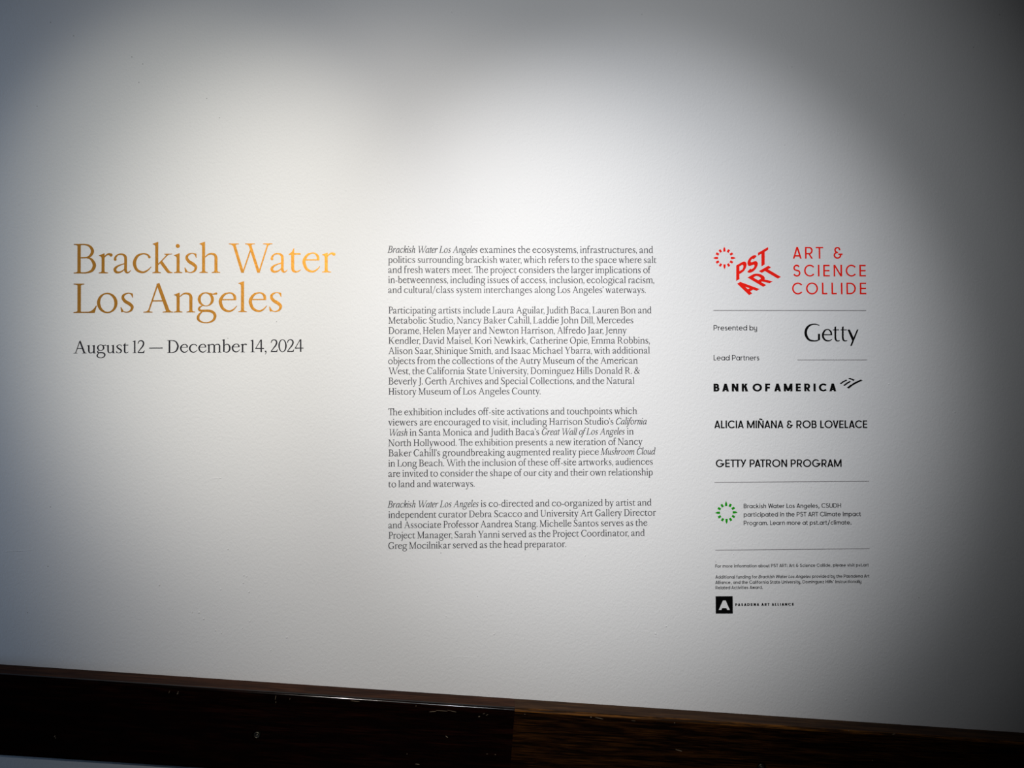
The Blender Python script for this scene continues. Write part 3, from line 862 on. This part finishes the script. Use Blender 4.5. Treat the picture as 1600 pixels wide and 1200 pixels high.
rail_board('rail_board', seam + 0.00006, rail_local(2000, 1000)[0], [M_WOOD2, M_TOP2, M_WORN], SCREWS[1],
           [(923.5, 1120.4, 2.2 * mm, 1.4 * mm, 0), (937, 1122.3, 14 * mm, 0.8 * mm, -0.12), (1061, 1172.5, 12 * mm, 1.1 * mm, -0.18), (1054, 1129.5, 2 * mm, 1 * mm, 0), (1397, 1147.2, 6 * mm, 1.0 * mm, 0.2),
            (990, 1126, 7 * mm, 0.5 * mm, -.05), (1326, 1141.8, 1.8 * mm, 1.2 * mm, 0), (1363, 1188, 1.6 * mm, 1 * mm, 0), (820, 1116, 1.8 * mm, 1 * mm, 0)],
           'dark brown lacquered wooden rail board with worn edge, right of the butt joint')

# ------------------------------------------------------------------ lettering
SERIF, DATE, BODY, ITAL = ('serif',), ('serif', 6), ('serif', 20), ('italic', 20)


def group_root(name, px, py, label, cat, group=None):
    return tag(empty(name, ray(px, py)), label, cat, group)


# gold title and the date under it
t = group_root('title_lettering', 115, 489, 'large gold serif title in two lines at the left of the wall', 'lettering')
text('letter', 'Brackish Water', 115.3, 427.3, 524.3, 425.6, 45.9, SERIF, M_GOLD, t, split='letter')
text('letter', 'Los Angeles', 114.9, 489.0, 440.8, 487.4, 45.6, SERIF, M_GOLD, t, split='letter')
tag(text('date_lettering', 'August 12 — December 14, 2024', 114.8, 552.3, 474.3, 549.7, 19.6, DATE, M_INK, space=270), 'dark serif line of dates under the gold title', 'lettering')

PAR = [
    ('topmost grey serif text paragraph of five lines beside the gold title', [
        ('*Brackish Water Los Angeles* examines the ecosystems, infrastructures, and', 606.2, 394.9, 1020.5, 395.3),
        ('politics surrounding brackish water, which refers to the space where salt', 606.5, 410.7, 1025.7, 411.0),
        ('and fresh waters meet. The project considers the larger implications of', 606.5, 426.4, 1017.0, 426.7),
        ('in-betweenness, including issues of access, inclusion, ecological racism,', 606.5, 442.2, 1022.2, 442.4),
        ('and cultural/class system interchanges along Los Angeles’ waterways.', 606.5, 457.8, 1009.0, 457.8)]),
    ('grey serif text paragraph of nine lines listing the artists, second from top', [
        ('Participating artists include Laura Aguilar, Judith Baca, Lauren Bon and', 606.9, 489.8, 1018.0, 489.5),
        ('Metabolic Studio, Nancy Baker Cahill, Laddie John Dill, Mercedes', 606.9, 505.6, 989.5, 505.1),
        ('Dorame, Helen Mayer and Newton Harrison, Alfredo Jaar, Jenny', 606.9, 521.6, 979.2, 521.0),
        ('Kendler, David Maisel, Kori Newkirk, Catherine Opie, Emma Robbins,', 606.9, 537.3, 1015.2, 536.7),
        ('Alison Saar, Shinique Smith, and Isaac Michael Ybarra, with additional', 606.6, 553.2, 1015.4, 552.3),
        ('objects from the collections of the Autry Museum of the American', 606.5, 568.8, 996.4, 568.1),
        ('West, the California State University, Dominguez Hills Donald R. &', 606.6, 584.7, 999.8, 584.0),
        ('Beverly J. Gerth Archives and Special Collections, and the Natural', 606.9, 600.6, 991.3, 599.8),
        ('History Museum of Los Angeles County.', 606.9, 616.7, 844.7, 616.0)]),
    ('grey serif text paragraph of eight lines with several titles in italics, third from top', [
        ('The exhibition includes off-site activations and touchpoints which', 606.5, 648.8, 995.4, 646.9),
        ('viewers are encouraged to visit, including Harrison Studio’s *California*', 606.6, 664.8, 1010.8, 663.0),
        ('*Wash* in Santa Monica and Judith Baca’s *Great Wall of Los Angeles* in', 607.0, 681.0, 990.2, 678.8),
        ('North Hollywood. The exhibition presents a new iteration of Nancy', 606.6, 697.1, 1004.0, 694.8),
        ('Baker Cahill’s groundbreaking augmented reality piece *Mushroom Cloud*', 607.0, 713.0, 1023.9, 710.1),
        ('in Long Beach. With the inclusion of these off-site artworks, audiences', 606.7, 729.0, 1020.0, 726.1),
        ('are invited to consider the shape of our city and their own relationship', 606.7, 744.9, 1019.8, 742.5),
        ('to land and waterways.', 606.7, 761.3, 741.7, 760.5)]),
    ('lowest grey serif text paragraph of five lines, nearest the wooden rail', [
        ('*Brackish Water Los Angeles* is co-directed and co-organized by artist and', 606.2, 793.2, 1018.0, 789.9),
        ('independent curator Debra Scacco and University Art Gallery Director', 606.8, 809.3, 1025.0, 805.7),
        ('and Associate Professor Aandrea Stang. Michelle Santos serves as the', 606.8, 825.4, 1011.5, 821.5),
        ('Project Manager, Sarah Yanni served as the Project Coordinator, and', 607.0, 841.6, 1007.4, 837.3),
        ('Greg Mocilnikar served as the head preparator.', 606.7, 857.7, 884.6, 854.7)])]
for label, lines in PAR:
    t = group_root('text_paragraph', lines[-1][1], lines[-1][2], label, 'text panel', 'introductory text paragraphs')
    for s, xl, yl, xr, yr in lines:
        text('text_line', s, xl, yl, xr, yr, 10.45, BODY, M_BODY, t, ITAL)


# red lockup: sun ring, slanted letters, three lines of capitals
def sun(parent, cx, cy, k, tilt, material):
    """twelve rays; k = photo pixels per unit"""
    c = ray(cx, cy)
    s = (ray(cx + 1, cy) - c).length * k
    for i in range(12):
        a = math.radians(30 * i + tilt)
        if i % 3 == 0:
            p = [(10.1, -1.72), (14.0, -1.72), (15.6, -1.15), (18.0, 0), (15.6, 1.15), (14.0, 1.72), (10.1, 1.72)]
        else:
            p = [(10.4, -1.75), (15.2, -1.75), (15.2, 1.75), (10.4, 1.75)]
        V, F, B_ = fill([[(x * 100, y * 100) for x, y in p]])
        fr = lambda x, y: (c.x + (x * math.cos(a) - y * math.sin(a)) * s / 100, c.z + (x * math.sin(a) + y * math.cos(a)) * s / 100)
        mid = fr(1250, 0)
        place([((V, F, B_, 0, 0), 0)], fr, 'ray', material, parent, base=Vector((mid[0], 0, mid[1])))


def affine_letter(ch, font, o, u, v, material, parent):
    """letter whose unit axes are photo vectors u, v per 1000 units from photo point o"""
    O = ray(*o)
    U = ray(o[0] + u[0], o[1] + u[1]) - O
    W = ray(o[0] + v[0], o[1] + v[1]) - O
    g = glyph(font, ch)
    fr = lambda x, y: (O.x + (U.x * x + W.x * y) / 1000, O.z + (U.z * x + W.z * y) / 1000)
    return place([(g, -g[3])], fr, 'letter', material, parent, base=Vector((O.x, 0, O.z)))


t = group_root('program_logo', 1115, 459.7, 'red logo of sun ring, slanted block letters and three lines of capitals', 'logo')
sun(t, 1131.85, 403.1, 0.98, 0, M_RED)
z = 1 / 13.333
zp = lambda x, y: (1110 + x * z, 378 + y * z)
BOLD = ('sans', 205)
for ch, o, wpx in (('P', (537, 812), 215), ('S', (768, 678), 218), ('T', (990, 550), 212)):
    g = glyph(BOLD, ch)
    k = wpx / (g[4] - g[3])
    affine_letter(ch, BOLD, zp(*o), (1000 * k * z, -577 * k * z), (0, -322 * z), M_RED, t)
for ch, o, k in (('A', (806, 1108), 0.292), ('R', (1100, 935), 0.30), ('T', (1337, 803), 0.305)):
    affine_letter(ch, BOLD, zp(*o), (1000 * k * z, -577 * k * z), (-328 * z, -194 * z), M_RED, t)
CAPS = ('sans', 131)
text('text_line', 'ART &', 1238.9, 404.0, 1316.3, 404.0, 18.2, CAPS, M_RED, t, space=420, gap=95, track=True)
text('text_line', 'SCIENCE', 1239.6, 431.9, 1352.9, 431.9, 18.1, CAPS, M_RED, t, gap=95, track=True)
text('text_line', 'COLLIDE', 1237.7, 459.8, 1353.5, 459.7, 18.1, CAPS, M_RED, t, gap=95, track=True)


def rule(a, b, label, wpx=1.0):
    A, B_ = ray(*a), ray(*b)
    s = 0.0011 * wpx / 2
    d = (B_ - A)
    o = mesh_obj('divider_rule', [(0, -THICK, -s), (d.x, -THICK, d.z - s), (d.x, -THICK, d.z + s), (0, -THICK, s), (0, -4e-5, -s), (d.x, -4e-5, d.z - s), (d.x, -4e-5, d.z + s), (0, -4e-5, s)],
                 [(0, 1, 2, 3), (0, 4, 5, 1), (1, 5, 6, 2), (2, 6, 7, 3), (3, 7, 4, 0)], M_RULE, None, A)
    tag(o, label, 'divider line', 'thin rules of the credits column')


rule((1114.5, 485.0), (1353.2, 485.2), 'thin grey rule directly under the red logo')
rule((1246, 562.3), (1355, 562.3), 'short thin grey rule under the wordmark with a capital G')
rule((1116.3, 753.6), (1357.5, 751.9), 'thin grey rule above the green sun ring')
rule((1117.5, 859.5), (1358.5, 857.2), 'thin grey rule between the green sun ring notice and the fine print')

LIGHT = ('sans', 126)
tag(text('caption_lettering', 'Presented by', 1115.0, 516.2, 1182.9, 516.2, 8.2, LIGHT, M_SANS, gap=58, space=330), 'small dark caption left of the large black wordmark with a capital G', 'lettering')
tag(text('caption_lettering', 'Lead Partners', 1115.1, 563.0, 1186.3, 563.0, 8.2, LIGHT, M_SANS, gap=58, space=330), 'small dark caption left of the short grey rule', 'lettering')

# black wordmark "Getty": strokes measured on its own grid
t = group_root('sponsor_wordmark', 1257, 533, 'black wordmark in thick and thin strokes, beside the small caption', 'logo')
gz = 1 / 14.545
G_ = [brush((512, 196, 16), (450, 174, 24), (385, 168, 27), (300, 190, 38), (228, 258, 52), (201, 360, 58), (226, 460, 54), (290, 528, 42), (385, 548, 29), (460, 540, 26), (522, 512, 22)) + rect(480, 385, 527, 522),
      brush((786, 405, 36), (774, 345, 36), (735, 298, 26), (690, 287, 22), (632, 315, 36), (592, 400, 45), (605, 480, 43), (655, 533, 34), (720, 546, 26), (765, 533, 22), (800, 508, 12)) + rect(600, 394, 804, 417),
      poly((855, 232), (893, 215), (893, 480), (855, 480)) + brush((874, 460, 38), (884, 518, 38), (915, 546, 26), (948, 548, 20), (976, 536, 12)) + rect(818, 288, 962, 306),
      poly((1024, 232), (1062, 215), (1062, 480), (1024, 480)) + brush((1043, 460, 38), (1053, 518, 38), (1084, 546, 26), (1117, 548, 20), (1146, 536, 12)) + rect(990, 288, 1134, 306),
      poly((1150, 289), (1202, 289), (1302, 500), (1262, 548)) + poly((1366, 289), (1400, 289), (1248, 662), (1212, 662))]
for p in G_:
    V, F, B_ = fill([[(x, -y) for x, y in q] for q in p])
    def fr(x, y):
        w = ray(1245 + x * gz, 495 - y * gz)
        return (w.x, w.z)
    cx = min(v[0] for v in V)
    q0 = fr(cx, -548)
    place([((V, F, B_, 0, 0), 0)], fr, 'letter', M_BLACK, t, base=Vector((q0[0], 0, q0[1])))

# bank wordmark and its stripe emblem
t = group_root('bank_logo', 1115, 611.6, 'bold black capitals followed by a small emblem of slanted stripes', 'logo')
text('wordmark', 'BANK OF AMERICA', 1114.9, 611.7, 1306.5, 611.4, 12.2, ('sans', 240, 1.17), M_BLACK, t, gap=105, space=-60, track=True)
bz = 1 / 12.308
for p in ([(1008, 172), (1032, 187), (1090, 148), (1152, 116), (1134, 99), (1075, 128)],
          [(1076, 207), (1104, 223), (1160, 180), (1224, 141), (1200, 125), (1140, 160)],
          [(1148, 252), (1184, 274), (1240, 226), (1310, 182), (1380, 148), (1448, 118), (1418, 99), (1350, 126), (1275, 164), (1205, 210)],
          [(1172, 80), (1204, 68), (1250, 82), (1300, 103), (1272, 124), (1225, 98)]):
    V, F, B_ = fill([[(x, -y) for x, y in p]])
    def fr(x, y):
        w = ray(1230 + x * bz, 585 - y * bz)
        return (w.x, w.z)
    q0 = fr(p[0][0], -p[0][1])
    place([((V, F, B_, 0, 0), 0)], fr, 'emblem_stripe', M_BLACK, t, base=Vector((q0[0], 0, q0[1])))

NAMES = ('sans', 168)
tag(text('donor_lettering', 'ALICIA MIÑANA & ROB LOVELACE', 1116.1, 669.1, 1355.1, 668.8, 12.0, NAMES, M_BLACK, gap=62, space=330), 'black sans capitals naming two donors, below the stripe emblem', 'lettering', 'donor names')
tag(text('donor_lettering', 'GETTY PATRON PROGRAM', 1118.4, 729.9, 1314.9, 729.5, 11.9, NAMES, M_BLACK, gap=62, space=330), 'black sans capitals just above the rule over the green sun ring', 'lettering', 'donor names')

# green sun ring with its notice
t = group_root('climate_emblem', 1134.8, 818, 'green sun ring of twelve rays left of three small text lines', 'logo')
sun(t, 1134.85, 800.8, 0.98, 1.0, M_GREEN)
MED = ('sans', 138)
t = group_root('climate_notice', 1162, 820.5, 'three small dark sans text lines right of the green sun ring', 'text panel')
text('text_line', 'Brackish Water Los Angeles, CSUDH', 1162.0, 794.1, 1314.1, 793.1, 6.95, MED, M_SANS, t, gap=58, space=330)
text('text_line', 'participated in the PST ART Climate Impact', 1162.0, 807.2, 1345.0, 806.3, 6.95, MED, M_SANS, t, gap=58, space=330)
text('text_line', 'Program. Learn more at pst.art/climate.', 1162.0, 820.5, 1330.3, 819.5, 6.95, MED, M_SANS, t, gap=58, space=330)

# fine print
FINE, FINEI = ('sans', 145), ('sansitalic', 145)
tag(text('fine_print', 'For more information about PST ART: Art & Science Collide, please visit pst.art', 1117.6, 886.8, 1357.1, 884.9, 4.9, FINE, M_SANS, gap=58, space=330),
    'single tiny text line under the lowest grey rule', 'text panel')
t = group_root('fine_print', 1118, 920.5, 'three tiny text lines just above the black square emblem', 'text panel')
text('text_line', 'Additional funding for *Brackish Water Los Angeles* provided by the Pasadena Art', 1117.8, 903.9, 1358.2, 902.2, 4.9, FINE, M_SANS, t, FINEI, gap=58, space=330)
text('text_line', 'Alliance, and the California State University, Dominguez Hills’ Instructionally', 1117.8, 912.3, 1345.8, 910.8, 4.9, FINE, M_SANS, t, gap=58, space=330)
text('text_line', 'Related Activities Award.', 1118.0, 920.5, 1191.6, 920.0, 4.9, FINE, M_SANS, t, gap=58, space=330)

# black square emblem with a cut-out capital and its name
t = group_root('alliance_logo', 1118.3, 958.8, 'black square with a cut-out capital A and tiny capitals beside it', 'logo')
V, F, B_ = fill([[(92, -76), (397, -75), (400, -385), (95, -385)]], [[(222, -150), (272, -150), (348, -320), (298, -320), (286, -287), (208, -287), (195, -320), (147, -320)]])
az = 1 / 11.43
def fr(x, y):
    w = ray(1110 + x * az, 925 - y * az)
    return (w.x, w.z)
q0 = fr(95, -385)
place([((V, F, B_, 0, 0), 0)], fr, 'square_emblem', M_BLACK, t, base=Vector((q0[0], 0, q0[1])))
text('wordmark', 'PASADENA ART ALLIANCE', 1148.9, 946.9, 1240.2, 946.2, 4.25, ('sans', 250, 1.15), M_BLACK, t, gap=105, space=380, track=True)

bpy.context.view_layer.update()
